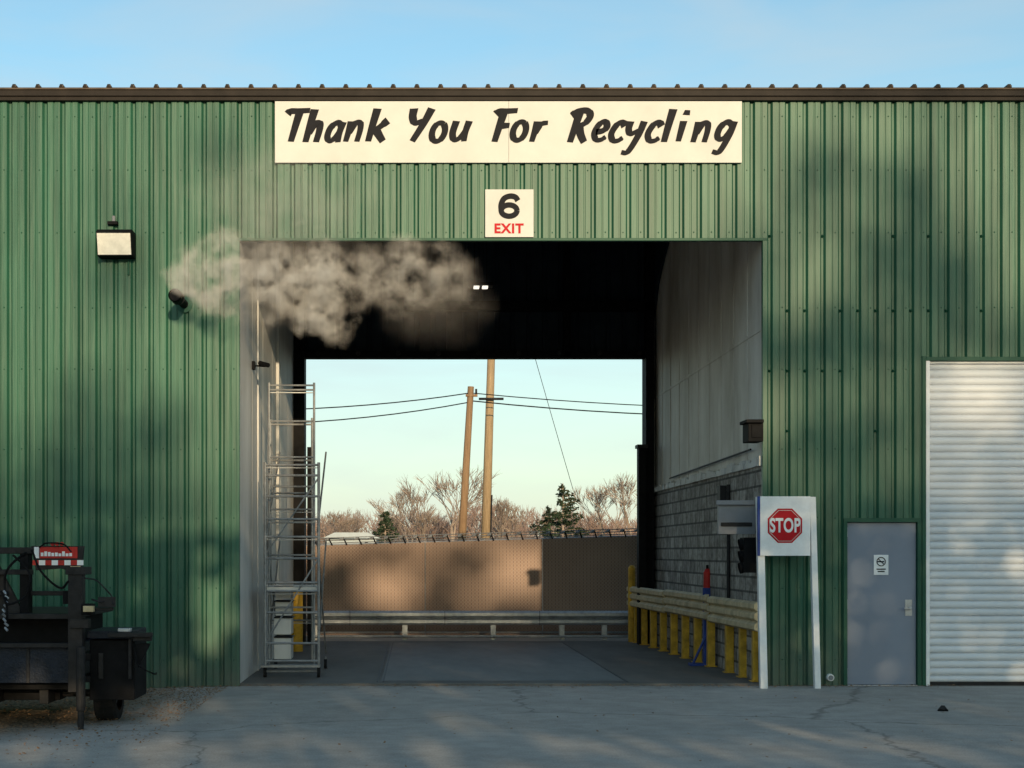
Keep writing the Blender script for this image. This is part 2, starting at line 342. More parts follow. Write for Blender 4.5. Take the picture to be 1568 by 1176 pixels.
# ---- banner sign
SG=empty('banner_sign')
x0,zb_=at(421,249,-.09); x1,zt_=at(1136,155,-.09); xm=at(779,0,-.09)[0]
w=MB(); w.box(x0,xm-.0015,-.09,-.06,zb_,zt_,'white'); w.box(xm+.0015,x1,-.09,-.06,zb_,zt_,'white')
w.box(x0+.02,x1-.02,-.059,-.043,zb_+.05,zb_+.1,'galv'); w.build('board',SG,.002)
G={'T':[[(0,.84),(.07,.92),(.3,.93),(.66,.95)],[(.36,.93),(.33,.5),(.3,0)]],
'h':[[(.1,1),(.07,.5),(.05,0)],[(.07,.28),(.2,.55),(.35,.56),(.39,.36),(.37,.0)]],
'a':[[(.42,.5),(.28,.6),(.1,.45),(.06,.18),(.17,.04),(.30,.14),(.40,.36)],[(.44,.62),(.40,.3),(.42,.0)]],
'n':[[(.07,.62),(.06,.3),(.04,0)],[(.07,.28),(.2,.55),(.35,.57),(.4,.36),(.38,.0)]],
'k':[[(.1,1),(.07,.5),(.05,0)],[(.5,.64),(.3,.44),(.1,.3)],[(.2,.36),(.33,.2),(.5,0)]],
'Y':[[(.02,1),(.04,.74),(.16,.56),(.36,.62)],[(.56,1),(.42,.55),(.2,0)]],
'u':[[(.07,.62),(.04,.25),(.14,.05),(.3,.12),(.42,.36)],[(.46,.62),(.42,.3),(.44,.0)]],
'F':[[(.0,.84),(.08,.92),(.3,.93),(.64,.95)],[(.24,.93),(.2,.5),(.16,0)],[(.2,.48),(.5,.5)]],
'r':[[(.07,.62),(.06,.3),(.04,0)],[(.07,.28),(.2,.53),(.4,.58)]],
'R':[[(.22,.92),(.18,.5),(.13,0)],[(0,.8),(.15,.93),(.42,.96),(.56,.8),(.45,.58),(.2,.47)],[(.3,.48),(.4,.24),(.56,0)]],
'e':[[(.1,.28),(.3,.32),(.4,.45),(.3,.6),(.14,.5),(.06,.25),(.16,.05),(.32,.05),(.43,.14)]],
'c':[[(.42,.48),(.32,.6),(.16,.52),(.06,.25),(.16,.05),(.32,.05),(.43,.14)]],
'y':[[(.07,.62),(.06,.38),(.16,.24),(.36,.34)],[(.48,.62),(.4,.2),(.2,-.3),(.0,-.32)]],
'l':[[(.1,1),(.07,.5),(.05,0)]],
'i':[[(.07,.62),(.06,.3),(.05,0)],[(.1,.8),(.11,.95)]],
'g':[[(.44,.5),(.28,.6),(.1,.45),(.06,.2),(.17,.07),(.32,.16),(.42,.36)],[(.48,.62),(.42,.2),(.24,-.3),(.02,-.3)]],
'o':[[(.25+.19*math.cos(t*math.pi/6+1),.31+.28*math.sin(t*math.pi/6+1)) for t in range(13)]]}
def cat(p,closed=False):
    if closed: q=[p[-2]]+p+[p[1]]
    else: q=[(2*p[0][0]-p[1][0],2*p[0][1]-p[1][1])]+p+[(2*p[-1][0]-p[-2][0],2*p[-1][1]-p[-2][1])]
    out=[]
    for i in range(1,len(q)-2):
        for j in range(6):
            t=j/6; r=[]
            for c in (0,1):
                a,b_,c_,d=q[i-1][c],q[i][c],q[i+1][c],q[i+2][c]
                r.append(.5*(2*b_+(c_-a)*t+(2*a-5*b_+4*c_-d)*t*t+(3*b_-a-3*c_+d)*t**3))
            out.append(tuple(r))
    out.append(p[-1]); return out
def ribbon(w,pts,f,hwf,k):
    L1=[];R1=[]
    for i,(a,b_) in enumerate(pts):
        p=pts[max(0,i-1)]; q=pts[min(len(pts)-1,i+1)]; dx,dz=q[0]-p[0],q[1]-p[1]; l=math.hypot(dx,dz) or 1
        ww=hwf(i/(len(pts)-1),dx,dz); nx,nz=-dz/l*ww,dx/l*ww
        L1.append(f(a+nx,b_+nz)); R1.append(f(a-nx,b_-nz))
    for i in range(len(L1)-1): w.face([L1[i],R1[i],R1[i+1],L1[i+1]],k)
w=MB(); H=51/S0*.985; cnt=0
lay=[('T',430),('h',465),('a',496),('n',527),('k',561),('Y',621),('o',655),('u',688),('F',749),('o',779),('r',812),('R',866),('e',904),('c',930),('y',955),('c',986),('l',1014),('i',1036),('n',1059),('g',1093)]
for ch,px in lay:
    bx,bz=at(px,217+random.uniform(-1,1),-.095); sx=1.0
    for st in G[ch]:
        cnt+=1; yy=-.0915-cnt*.00012; hw=.113 if ch in 'TYFRhkl' else .098
        ribbon(w,cat(st,ch=='o'),lambda u_,v_:(bx+(u_*sx+.24*v_)*H,yy,bz+v_*H),lambda t,dx,dz:hw*(1.15-.3*t if ch!='o' else 1)*(1.0 if abs(dz)>abs(dx) else .82),'ink')
w.build('lettering',SG)
# ---- exit sign
ES=empty('exit_sign'); w=MB(); w.pbox(743,817,290,363,-.08,-.046,'white'); w.build('board',ES,.002)
w=MB(); bx,bz=at(762,335,-.083)
ff=lambda yy:(lambda u_,v_:(bx+u_/S0,yy,bz+v_/S0))
ribbon(w,cat([(31,27.5),(27,33),(19,34.5),(10,31),(5.5,22),(5.5,12)]),ff(-.0825),lambda t,dx,dz:4.3,'ink')
ribbon(w,cat([(17.5+12*math.cos(t*math.pi/6),12.5+8.6*math.sin(t*math.pi/6)) for t in range(13)],True),ff(-.0832),lambda t,dx,dz:4.2,'ink')
w.build('numeral',ES)
text('word','EXIT',779,350.5,-.084,14.5,'red',ES,.006,1.0,0,1.12)
# ---- stop sign
SS=empty('stop_sign'); w=MB()
for (a,b_,c,d) in ((1157,1167,1163,1174),(1238,1247,1246,1255)):
    xa_,z_=at(a,761,-.35); xb_,_=at(b_,761,-.35); xc,_=at(c,1052,-.35); xd,_=at(d,1052,-.35)
    w.prism([(xa_,z_),(xc,0),(xd,0),(xb_,z_)],-.42,-.33,'whitepost')
w.pbox(1164,1241,760,851,-.445,-.43,'whitepost'); w.pbox(1160,1164,760,851,-.452,-.42,'blue'); w.build('frame',SS,.002)
w=MB(); cx,cz=at(1202,805,-.45)
def octa(r,y,k): 
    w.face([(cx+r*math.cos(math.pi/8+i*math.pi/4),y,cz+r*math.sin(math.pi/8+i*math.pi/4)) for i in range(8)],k)
octa(.236,-.449,'red'); octa(.214,-.4515,'white'); octa(.207,-.454,'red'); w.build('octagon',SS)
text('word','STOP',1202,805.5,-.458,21,'whitepost',SS,.007,.64,0,1.05)
# ---- wall lamp
WL=empty('wall_lamp'); w=MB()
x0,z0_=at(147,390,-.35); x1,z1_=at(201,350,-.35)
w.prismx([(-.045,z1_),(-.30,z1_),(-.36,z1_-.04),(-.28,z0_),(-.045,z0_)],x0,x1,'black')
w.face([(x0+.012,-.364,z1_-.06),(x1-.012,-.364,z1_-.06),(x1-.012,-.288,z0_+.012),(x0+.012,-.288,z0_+.012)],'glass')
w.build('housing',WL,.004)
w=MB(); x,z=at(174,345,-.05); w.cyl((x,-.05,z),(x,-.05,z+.12),.022,None,8,'greybox'); w.box(x-.07,x+.06,-.12,-.045,z+.0,z+.04,'black')
x,z=at(197,392,-.05); w.cyl((x,-.058,z+.3),(x,-.058,z-.25),.014,None,8,'greentrim'); w.build('conduit',WL)
# ---- exhaust pipe
w=MB(); x,z=at(268,452,-.75)
w.cyl((x+.01,-.0,z),(x,-.5,z),.055,None,20,'black'); w.cyl((x,-.5,z),(x,-.52,z),.085,None,20,'steelDk'); w.cyl((x,-.52,z),(x,-.75,z),.078,.085,20,'black',cap=False)
w.cyl((x,-.75,z),(x,-.62,z),.07,.06,20,'black'); w.cyl((x+.01,-.04,z),(x+.01,-.058,z),.11,None,20,'greentrim')
w.build('exhaust_pipe',None,0,False)
w=MB(); x,z=at(1270,1037,-.03); w.cyl((x,-.0,z),(x,-.10,z),.05,.045,16,'whitepost'); w.cyl((x,-.10,z),(x,-.12,z),.03,None,16,'greybox'); w.build('vent_cap')
w=MB(); w.pbox(1146,1169,645,676,-.25,.1,'black'); w.pbox(1151,1167,650,670,-.262,-.25,'black'); w.pbox(1143,1170,642,647,-.32,.1,'black'); w.build('jamb_camera_housing',None,.006)
w=MB(); w.pbox(1100,1157,768,818,.25,.33,'greybox'); w.pbox(1097,1156,766,773,.2,.25,'greybox'); w.pbox(1104,1152,800,806,.235,.25,'steelDk'); w.pbox(1155,1185,785,795,.27,.3,'steelDk'); w.build('signal_box',None,.006)
TL=MB()
TL.pbox(1139,1158,823,877,.1,.35,'black')
for py in (832,850,868):
    x,z=at(1139,py,.2); TL.cyl((x+.03,.2,z),(x-.06,.2,z-.02),.07,.075,14,'black',cap=False); TL.cyl((x+.02,.2,z),(x-.0,.2,z),.06,None,14,'redp' if py==832 else 'tread')
TL.pbox(1155,1180,845,852,.18,.22,'steelDk')
TL.build('traffic_signal',None,.004)
w=MB(); x,z=at(736,440,5)
for dx in (-.07,.07):
    w.box(x+dx-.045,x+dx+.045,4.9,5.1,z-.012,z+.01,'lamp')
w.box(x-.2,x+.2,4.85,5.15,z+.012,z+.06,'black'); w.cyl((x-.1,5,z+.06),(x-.1,5,7.6),.006,None,5,'black'); w.cyl((x+.1,5,z+.06),(x+.1,5,7.6),.006,None,5,'black')
w.build('high_bay_light')
w=MB(); x,z=at(405,560,1.5); w.box(XL+.01,XL+.05,1.45,1.6,z-.05,z+.06,'black'); w.cyl((XL+.05,1.5,z),(x+.02,1.4,z-.02),.012,None,8,'black'); w.cyl((x-.05,1.35,z+.02),(x+.08,1.2,z-.03),.032,None,14,'black'); w.build('security_camera')
GR=empty('safety_guardrail'); w=MB()
def rp(y,off=0): return 4.45-(4.45-4.13)*(y/9.0)-off
posts=[.25,.95,1.75,2.9,3.8,4.7,5.6,6.5,7.4,8.3,9.0]
for i,y in enumerate(posts):
    x=rp(y); w.box(x-.0,x+.11,y,y+.12,0.03,1.02,'yellow'); w.box(x-.03,x+.14,y-.03,y+.15,.03,.045,'yellow')
w.build('posts',GR,.006)
w=MB()
def beam(ya,yb,zo):
    pr=[(0,0),(.05,.03),(.05,.09),(0,.13),(.05,.17),(.05,.23),(0,.26),(.05,.30),(.05,.36),(0,.39)]
    for (a0,b0),(a1,b1) in zip(pr,pr[1:]):
        w.face([(rp(ya)-a0-.005,ya,zo+b0),(rp(yb)-a0-.005,yb,zo+b0),(rp(yb)-a1-.005,yb,zo+b1),(rp(ya)-a1-.005,ya,zo+b1)],'cream')
    w.face([(rp(ya)-.005-a0*1.0,ya,zo+b0) for a0,b0 in pr],'cream')
beam(-.0,2.7,.70); beam(2.8,6.0,.72); beam(6.1,9.6,.70)
w.build('beams',GR)
w=MB()
x,_=at(1080,0,3.2)
w.box(x-.04,x+.04,3.1,3.2,.03,1.15,'blue'); w.box(x-.25,x+.15,3.05,3.25,.03,.07,'blue'); w.box(x-.06,x+.05,3.05,3.1,1.0,1.2,'blue'); w.cyl((x-.2,3.1,.07),(x,3.1,.5),.02,None,8,'blue'); w.build('blue_stand',None,.004)
w=MB(); x,z=at(1083,905,3.6); w.cyl((x,3.6,z),(x,3.6,z+.28),.06,None,16,'redp'); w.cyl((x,3.6,z+.28),(x,3.6,z+.34),.06,.03,16,'redp'); w.cyl((x,3.6,z+.34),(x,3.6,z+.4),.02,None,8,'black'); w.cyl((x,3.6,z+.36),(x+.08,3.55,z+.1),.012,None,6,'black'); w.box(x-.03,XR,3.66,3.72,z+.05,z+.1,'black'); w.build('fire_extinguisher')
w=MB(); w.cyl((XR-.04,2.0,.9),(XR-.04,2.0,2.7),.025,None,8,'steelDk'); w.box(XR-.1,XR-.006,2.3,2.5,2.35,2.7,'steelDk'); w.cyl((XR-.05,.5,3.10),(XR-.05,7,3.03),.014,None,8,'steelDk'); w.build('wall_conduit')
w=MB(); x,z=at(455,905,6.5); w.cyl((x,6.5,.03),(x,6.5,z),.10,None,18,'yellow'); w.cyl((x,6.5,z),(x,6.5,z+.05),.10,.04,18,'yellow'); w.build('bollard')
w=MB(); x,z=at(972,870,8.9); w.cyl((x,9.3,.03),(x,9.3,z),.07,None,18,'yellow'); w.cyl((x,9.3,z),(x,9.3,z+.05),.07,.04,18,'yellow'); w.build('bollard.001')
# ---- scaffold
w=MB()
def frame(y,pxa,pxb,pytop,rungs,r=.02):
    xa_,zt=at(pxa,pytop,y); xb_,_=at(pxb,pytop,y)
    for x in (xa_,xb_): w.cyl((x,y,.16),(x,y,zt),r,None,8,'alum')
    for py in rungs:
        z=at(0,py,y)[1]; w.cyl((xa_,y,z),(xb_,y,z),r*.8,None,8,'alum')
        if (py//7)%2: w.box(xa_+.02,xb_-.02,y-.02,y+.02,z-.045,z-.034,'alum')
    return xa_,xb_,zt
a=frame(1.0,406,488,708,[712,728,760,795,822,855,892,905,938,985,1012,1028])
a2=frame(1.25,412,481,586,[590,597,645,700,745,780,850,930],.016)
b2=frame(2.6,414,478,640,[650,705,755,800,850,900,950],.018)
for (ya,za,yb,zb3) in ((1,.25,2.6,1.9),(1,1.9,2.6,.25),(1,2.0,2.6,3.2)):
    for x in (a[0]+.02,a[1]-.02): w.cyl((x,ya,za),(x*.98,yb,zb3),.013,None,6,'alum')
w.cyl((a[0],1.0,.5),(a[1],1.0,1.65),.013,None,6,'alum'); w.cyl((a[0],1.0,1.7),(a[1],1.0,2.75),.013,None,6,'alum')
for x in (a[0],a[1]):
    for y in (1.0,2.6):
        w.cyl((x-.02,y,.10),(x+.02,y,.10),.07,None,14,'rubber'); w.cyl((x,y,.10),(x,y,.2),.015,None,8,'alum')
w.box(a[0]-.05,a[1]+.02,.9,1.1,.17,.20,'alum')
w.box(a[0]+.02,a[1]-.03,1.02,2.58,1.22,1.26,'linerL')
w.build('rolling_scaffold')
w=MB()
for i,(pya,pyb) in enumerate(((1010,975),(972,945),(943,920),(917,897))):
    x,z=at(432,pya,1.3); _,zt=at(432,pyb,1.3); w.box(x-.10+random.uniform(-.02,.02),x+.12,1.35,1.75,z,zt-.02,'linerL'); w.box(x-.12,x+.14,1.33,1.77,zt-.018,zt,'steelDk')
w.build('stacked_bins',None,.01)
# ---------------- floor
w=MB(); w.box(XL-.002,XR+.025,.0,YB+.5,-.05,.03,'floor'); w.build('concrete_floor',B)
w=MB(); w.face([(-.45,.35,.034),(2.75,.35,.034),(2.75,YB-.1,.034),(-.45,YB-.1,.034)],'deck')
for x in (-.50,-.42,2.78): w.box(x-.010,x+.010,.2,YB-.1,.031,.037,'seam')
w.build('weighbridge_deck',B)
# ---------------- ground
def g(x,y):
    z=0
    if y<.02:
        t=min(1,max(0,(-1.9-x)/3.0)); z-=.06*t*t*(3-2*t)
    return z
xs=[-900,-300,-100,-40,-20]+[-12+i*.8 for i in range(31)]+[20,40,100,300,900]
ys=[-900,-300,-120,-60,-40]+[-26+i*.8 for i in range(32)]+[0,.02,.4,2,9,12,20,60,150,400,1200]
ys=sorted(set(round(q,3) for q in ys))
v=[(x,y,g(x,y)+(.012*noise.noise(Vector((x*.5,y*.5,0))) if y<-1 and abs(x)<20 else 0)) for y in ys for x in xs]; f=[]
nx=len(xs)
for j in range(len(ys)-1):
    for i in range(nx-1): f.append((j*nx+i,j*nx+i+1,(j+1)*nx+i+1,(j+1)*nx+i))
me=bpy.data.meshes.new('ground'); me.from_pydata(v,[],f); me.materials.append(M['ground']); me.polygons.foreach_set('use_smooth',[True]*len(f))
o=bpy.data.objects.new('ground',me); sc.collection.objects.link(o)
w=MB(); w.box(-14,XL-.03,-.07,.0,-.15,-.045,'floor'); w.box(XR+.05,16,-.06,.0,-.1,.006,'floor'); w.build('footing',B)
M['litter']=mat('dry_leaf_litter',(.22,.13,.07),.8,0,8,.7)
w=MB()
for i in range(4500):
    x=-2.4-abs(random.gauss(0,1.7)); y=-.15-abs(random.gauss(0,2.8))
    if random.random()<.2: x=random.uniform(-7,7); y=-.08-abs(random.gauss(0,.15))
    if random.random()<.06: x=random.uniform(-6,7); y=random.uniform(-10,0)
    z=g(x,y)+.02; r=random.uniform(.006,.026); t=random.uniform(0,6.28); tl=random.uniform(-.01,.015)
    w.face([(x+r*math.cos(t),y+r*math.sin(t),z+tl),(x+r*.7*math.cos(t+1.6),y+r*.7*math.sin(t+1.6),z),(x-r*math.cos(t),y-r*math.sin(t),z-tl*.3),(x-r*.6*math.cos(t+1.6),y-r*.6*math.sin(t+1.6),z+.004)],'litter')
w.build('leaf_litter')
w=MB(); x=at(1435,1090,-3)[0]
for i in range(5): w.cyl((x+random.uniform(-.03,.03),-3.2,.0),(x+random.uniform(-.03,.03),-3.15,.05),.04,.015,6,'steelDk')
w.build('rubble_piece')
# ---------------- outdoors beyond
FY=11.5
F=empty('chain_link_fence'); w=MB()
def ftop(x): return 1.93+.03*x
x=-8
while x<11:
    w.face([(x,FY,.04),(x+.5,FY,.04),(x+.5,FY,ftop(x+.5)),(x,FY,ftop(x))],'fence'); x+=.5
w.build('slatted_mesh',F)
w=MB(); x=-8.2
while x<11:
    w.cyl((x,FY+.05,0),(x,FY+.05,ftop(x)+.05),.035,None,10,'galv'); w.cyl((x+1.2,FY-.01,0),(x+1.2,FY-.01,ftop(x+1.2)),.010,None,6,'galv'); x+=2.4
w.cyl((-8,FY+.03,ftop(-8)),(11,FY+.03,ftop(11)),.022,None,8,'galv')
x=-8.0
while x<11:
    zt=ftop(x); w.cyl((x,FY,zt),(x-.06,FY-.16,zt+.13),.016,None,6,'steelDk'); w.cyl((x-.06,FY-.16,zt+.13),(x-.14,FY-.16,zt+.10),.022,None,6,'galv'); x+=.30
for k in (.3,.65,1.): w.cyl((-8,FY-.16*k,ftop(-8)+.15*k),(11,FY-.16*k,ftop(11)+.15*k),.010,None,5,'galv')
w.cyl((-8,FY-.03,.10),(11,FY-.03,.10),.02,None,8,'galv')
w.build('posts_and_barbed_wire',F)
R2=MB(); pr=[(0,.30),(-.06,.34),(-.06,.40),(0,.44),(-.06,.48),(-.06,.54),(0,.58)]
for (a0,b0),(a1,b1) in zip(pr,pr[1:]): R2.face([(-8,10.4+a0,b0),(11,10.4+a0,b0),(11,10.4+a1,b1),(-8,10.4+a1,b1)],'galv')
for px in (355,485,620,755,860,925,1000): 
    x=at(px,0,10.5)[0]; R2.box(x-.05,x+.05,10.42,10.56,0,.54,'galv')
for px in (545,690,835): x=at(px,0,10.4)[0]; R2.box(x-.12,x-.11,10.325,10.335,.30,.58,'steelDk')
R2.cyl((-8,10.3,.08),(11,10.3,.08),.025,None,8,'galv')
R2.build('road_guardrail')
PY=39
w=MB(); x0,_=at(702,846,PY); x1,z1p=at(721,592,PY); w.cyl((x0,PY,0),(x1,PY,z1p),.17,.12,14,'wood'); w.box(x1-.2,x1+.25,PY-.12,PY-.08,z1p-.4,z1p-.3,'wood'); w.cyl((x1+.2,PY-.1,z1p-.3),(x1+.2,PY-.1,z1p-.1),.04,None,8,'steelDk'); w.build('utility_pole',None,0,True)
w=MB(); x0,_=at(741,846,PY+2); x1,z1q=at(755,455,PY+2); w.cyl((x0,PY+2,0),(x1,PY+2,z1q),.2,.14,14,'wood2'); w.cyl((x0+.2,PY+1.85,0),(at(747,0,PY+2)[0]+.15,PY+1.85,4),.03,None,6,'steelDk'); w.cyl((at(736,604,PY)[0],PY+1.7,at(736,604,PY)[1]),(at(775,604,PY)[0],PY+1.7,at(775,604,PY)[1]),.05,None,6,'steelDk'); w.build('utility_pole.001',None,0,True)
w=MB()
def wire(pa,pb,y1,y2,sag=.25,r=.022):
    xa_,za=at(*pa,y1); xb_,zb3=at(*pb,y2); pts=[]
    for i in range(13):
        t=i/12; pts.append((xa_+(xb_-xa_)*t,y1+(y2-y1)*t,za+(zb3-za)*t-sag*4*t*(1-t)))
    w.tube(pts,r,5,'black')
wire((200,625),(718,602),30,PY,.3); wire((200,648),(718,616),30,PY,.35); wire((724,602),(1400,622),PY,42,.3,.02); wire((724,614),(1400,632),PY,42,.35,.025)
wire((786,430),(877,748),PY+1,PY+3,.05,.012)
w.build('power_line')
def tree(w,x,y,h,seed,k='bark',lv=6,spread=.5,tw=.03,thk=.02,full=(2,2,3)):
    rnd=random.Random(seed); v0=len(w.v)
    def br(p,d,l,r,n):
        q=p+d*l; w.cyl(p,q,max(r,tw*.4),max(r*.68,tw*.3),5 if r>.06 else 3,k,cap=False)
        if n==0:
            for _ in range(2):
                e=(d+Vector((rnd.gauss(0,.45),rnd.gauss(0,.45),rnd.gauss(.15,.35)))).normalized(); w.cyl(q-d*l*rnd.random()*.6,q+e*l*.8,tw*.4,tw*.12,3,k,cap=False)
            return
        for i in range(rnd.choice(full) if n<lv else 3):
            e=(d+Vector((rnd.gauss(0,spread),rnd.gauss(0,spread),rnd.gauss(.10,spread*.4)))).normalized()
            br(q if i else q-d*l*.15*rnd.random(),e,l*rnd.uniform(.70,.88),r*.60,n-1)
    br(Vector((x,y,0)),Vector((rnd.gauss(0,.04),0,1)).normalized(),h*.2,h*thk,lv)
    zm=max(q[2] for q in w.v[v0:]); s_=h/zm       # scale about the root so the crown reaches its true height
    for i in range(v0,len(w.v)):
        a_,b_,c_=w.v[i]; w.v[i]=(x+(a_-x)*s_,y+(b_-y)*s_,c_*s_)
for i,(px,py,y) in enumerate(((628,752,92),(692,712,95),(655,724,99),(968,722,90),(932,742,95),(508,775,100),(542,780,103),(772,758,97),(600,775,100),(800,770,99))):
    x,z=at(px,py,y); w=MB(); tree(w,x,y,z,i+3,'bark',6,.36,.034,.018); w.build('bare_tree' if i==0 else 'bare_tree.%03d'%i)
w=MB(); rnd=random.Random(5)
for i in range(130):
    px=rnd.uniform(420,1040); y=rnd.uniform(105,135); x,_=at(px,0,y)
    bump=26*noise.noise(Vector((px*.013,5,0)))
    z=at(px,rnd.uniform(772,805)-bump,y)[1]; tree(w,x,y,max(z,3),100+i,'bark2',4,.40,.04,.010,(2,3))
for i in range(9000):
    px=rnd.uniform(350,1100); y=rnd.uniform(112,140); x,_=at(px,0,y); h=rnd.uniform(2.3,4.6+1.6*noise.noise(Vector((x*.15,0,0)))); z0_=h*rnd.random()*.7
    dx=rnd.gauss(0,.35); w.face([(x-.035,y,z0_),(x+.035,y,z0_),(x+dx,y,h)],'hedge')
w.build('distant_tree_line')
def conifer(px,py,y,rad,seed,gap=.45):
    x,z=at(px,py,y); w.cyl((x,y,0),(x,y,z),.12,.02,7,'bark')
    rr_=random.Random(seed); n=60
    for i in range(n):
        h=z*(.22+.76*i/n); l=rad*(1-(h/z))**.75*rr_.uniform(gap,1.25)+.12; t=rr_.uniform(0,6.28); d=Vector((math.cos(t),math.sin(t),rr_.uniform(-.05,.35)))
        p=Vector((x,y,h)); w.cyl(p,p+d*l,.035,.01,3,'bark',cap=False)
        for j in range(int(34*l)+6):
            q=p+d*l*rr_.uniform(.1,1.05)+Vector((0,0,rr_.gauss(0,.06))); s_=rr_.uniform(.07,.17)
            a_=Vector((rr_.gauss(0,1),rr_.gauss(0,1),rr_.gauss(0,.5))).normalized(); b_=a_.cross(Vector((rr_.gauss(0,1),rr_.gauss(0,1),rr_.gauss(0,1)))).normalized()
            w.face([q-a_*s_,q+b_*s_*.45,q+a_*s_,q-b_*s_*.35],'needle')
w=MB(); conifer(862,740,62,2.0,2); w.build('spruce_tree')
w=MB(); conifer(590,782,75,1.3,4,.7); w.build('spruce_tree.001'); w=MB(); conifer(838,775,70,1.9,6); w.build('spruce_tree.002')
w=MB(); x0,z=at(500,818,55); x1,_=at(576,818,55); w.box(x0,x1,55,60,0,z-.2,'shed'); w.prism([(x0-.2,z-.2),(x1+.2,z-.2),(x1-.4,z+.08),(x0+.4,z+.08)],54.7,60.3,'shed'); w.build('distant_shed')
# ---------------- trailer
T=empty('flatbed_trailer')
w=MB()
w.pbox(-420,106,990,1046,-4.5,-2.3,'tread'); w.pbox(-420,108,985,992,-4.56,-4.4,'steelDk'); w.pbox(-420,106,946,985,-4.2,-2.5,'black'); w.pbox(-420,110,940,948,-4.5,-2.4,'steelDk')
w.pbox(-420,50,838,848,-4.3,-4.1,'steelDk'); w.pbox(-420,44,872,880,-4.3,-4.1,'steelDk'); w.pbox(-420,10,905,912,-4.3,-4.1,'steelDk')
w.pbox(-420,-6,848,946,-4.05,-3.9,'black')
w.pbox(-30,-10,838,945,-4.3,-4.15,'black'); w.pbox(30,44,838,945,-4.28,-4.12,'black')
x0,z0_=at(-60,842,-4.25); x1,z1_=at(36,940,-4.25); w.prism([(x0,z0_),(x0+.3,z0_),(x1,z1_),(x1-.25,z1_)],-4.24,-4.18,'steelDk')
w.pbox(44,106,905,912,-4.2,-4.1,'steelDk')
w.pbox(-420,105,1046,1056,-4.3,-2.6,'black')
w.pbox(-420,92,1056,1072,-3.9,-3.6,'black')
for px in (-20,60): w.pbox(px,px+14,1046,1078,-4.2,-3.0,'steelDk')
for px in range(-380,100,60): w.pbox(px,px+5,992,1046,-4.515,-4.5,'steelDk')
w.build('bed',T,.006)
w=MB()
w.pbox(104,126,870,1060,-4.6,-4.45,'steelDk'); w.pbox(100,130,868,880,-4.62,-4.3,'steelDk'); w.pbox(96,112,905,925,-4.55,-4.3,'black'); w.pbox(107,135,948,962,-4.63,-4.5,'steelDk')
x,z=at(122,1045,-4.75); w.cyl((x,-4.7,.16),(x,-4.7,z+.35),.045,None,12,'steelDk'); w.cyl((x,-4.7,0),(x,-4.7,.18),.032,None,12,'steelDk'); w.box(x-.09,x+.09,-4.79,-4.61,-.06,-.035,'steelDk'); w.cyl((x,-4.7,-.05),(x,-4.7,.05),.03,None,10,'steelDk')
x0,z0_=at(48,878,-4.5); x1,z1_=at(128,836,-4.5)
w.prism([(x0,z1_),(x1,z1_-.0),(x1-.03,z0_-.02),(x1-.22,z0_+.05),(x0+.05,z0_+.03)],-4.52,-4.44,'steelDk')
w.build('jack_and_upright',T,.004)
w=MB(); yy=-4.526
x0,za=at(50,870,yy); x1,zb3=at(128,836,yy); dx=(x1-x0)
w.box(x0+.14*dx,x1-.12*dx,yy-.003,yy,za+.10,zb3-.01,'redp')
for i in range(8):
    w.box(x0+dx*i/8,x0+dx*(i+1)/8-.001,yy-.006,yy-.0005,za+.03,za+.08,'whitepost' if i%2 else 'redp')
w.box(x0+.02,x0+.13*dx,yy-.02,yy,za+.1,zb3-.01,'whitepost')
for i in range(9): w.box(x0+dx*(.16+.07*i),x0+dx*(.16+.07*i)+.028,yy-.006,yy-.0032,za+.12,zb3-.05-random.random()*.03,'whitepost')
for i in range(3): x=x0+dx*(.4+.09*i); w.cyl((x,yy-.03,zb3+.02),(x,yy,zb3+.02),.02,None,10,'redp')
xr=x1-.03; w.box(xr-.10,xr,yy-.012,yy,za-.06,za+.02,'cream')
w.build('tail_light_panel',T)
w=MB()
w.pbox(137,206,980,1072,-4.4,-3.7,'black'); w.pbox(133,203,966,978,-4.45,-3.65,'tread'); w.pbox(165,232,969,976,-4.55,-4.45,'steelDk'); w.pbox(203,231,974,982,-4.5,-4.4,'steelDk')
w.pbox(196,201,978,1040,-4.45,-4.4,'steelDk'); w.pbox(120,140,1000,1012,-4.4,-3.9,'steelDk'); w.pbox(120,140,1035,1045,-4.4,-3.9,'steelDk'); w.pbox(180,200,962,968,-4.5,-4.42,'galv'); w.pbox(150,158,1000,1040,-4.42,-4.4,'steelDk')
x0,z0_=at(208,985,-4.4); x1,z1_=at(232,985,-4.4); w.prism([(x0,z0_),(x1,z1_),(x0+.03,z0_-.25)],-4.45,-4.42,'black')
w.build('tool_box',T,.008)
w=MB()
for px in (155,-330):
    x,_=at(px,0,-3.6); R=.30; yc=-3.75; zc=R-.055
    n=36
    prw=[(0,.18),(0.0,.27),(.025,.297),(.06,.30),(.105,.294),(.11,.302),(.165,.300),(.20,.297),(.225,.27),(.225,.18)]
    for j in range(n):
        t0=2*math.pi*j/n; t1=2*math.pi*(j+1)/n
        for (a0,r0),(a1,r1) in zip(prw,prw[1:]):
            w.face([(x+a0,yc+r0*math.cos(t0),zc+r0*math.sin(t0)),(x+a0,yc+r0*math.cos(t1),zc+r0*math.sin(t1)),(x+a1,yc+r1*math.cos(t1),zc+r1*math.sin(t1)),(x+a1,yc+r1*math.cos(t0),zc+r1*math.sin(t0))],'rubber')
    w.cyl((x+.05,yc,zc),(x+.17,yc,zc),.18,None,20,'greybox')
xa_=at(-330,0,-3.6)[0]; xb_=at(175,0,-3.6)[0]; w.cyl((xa_,-3.75,.25),(xb_,-3.75,.25),.04,None,10,'steelDk')
w.build('wheels_and_axle',T)
w=MB()
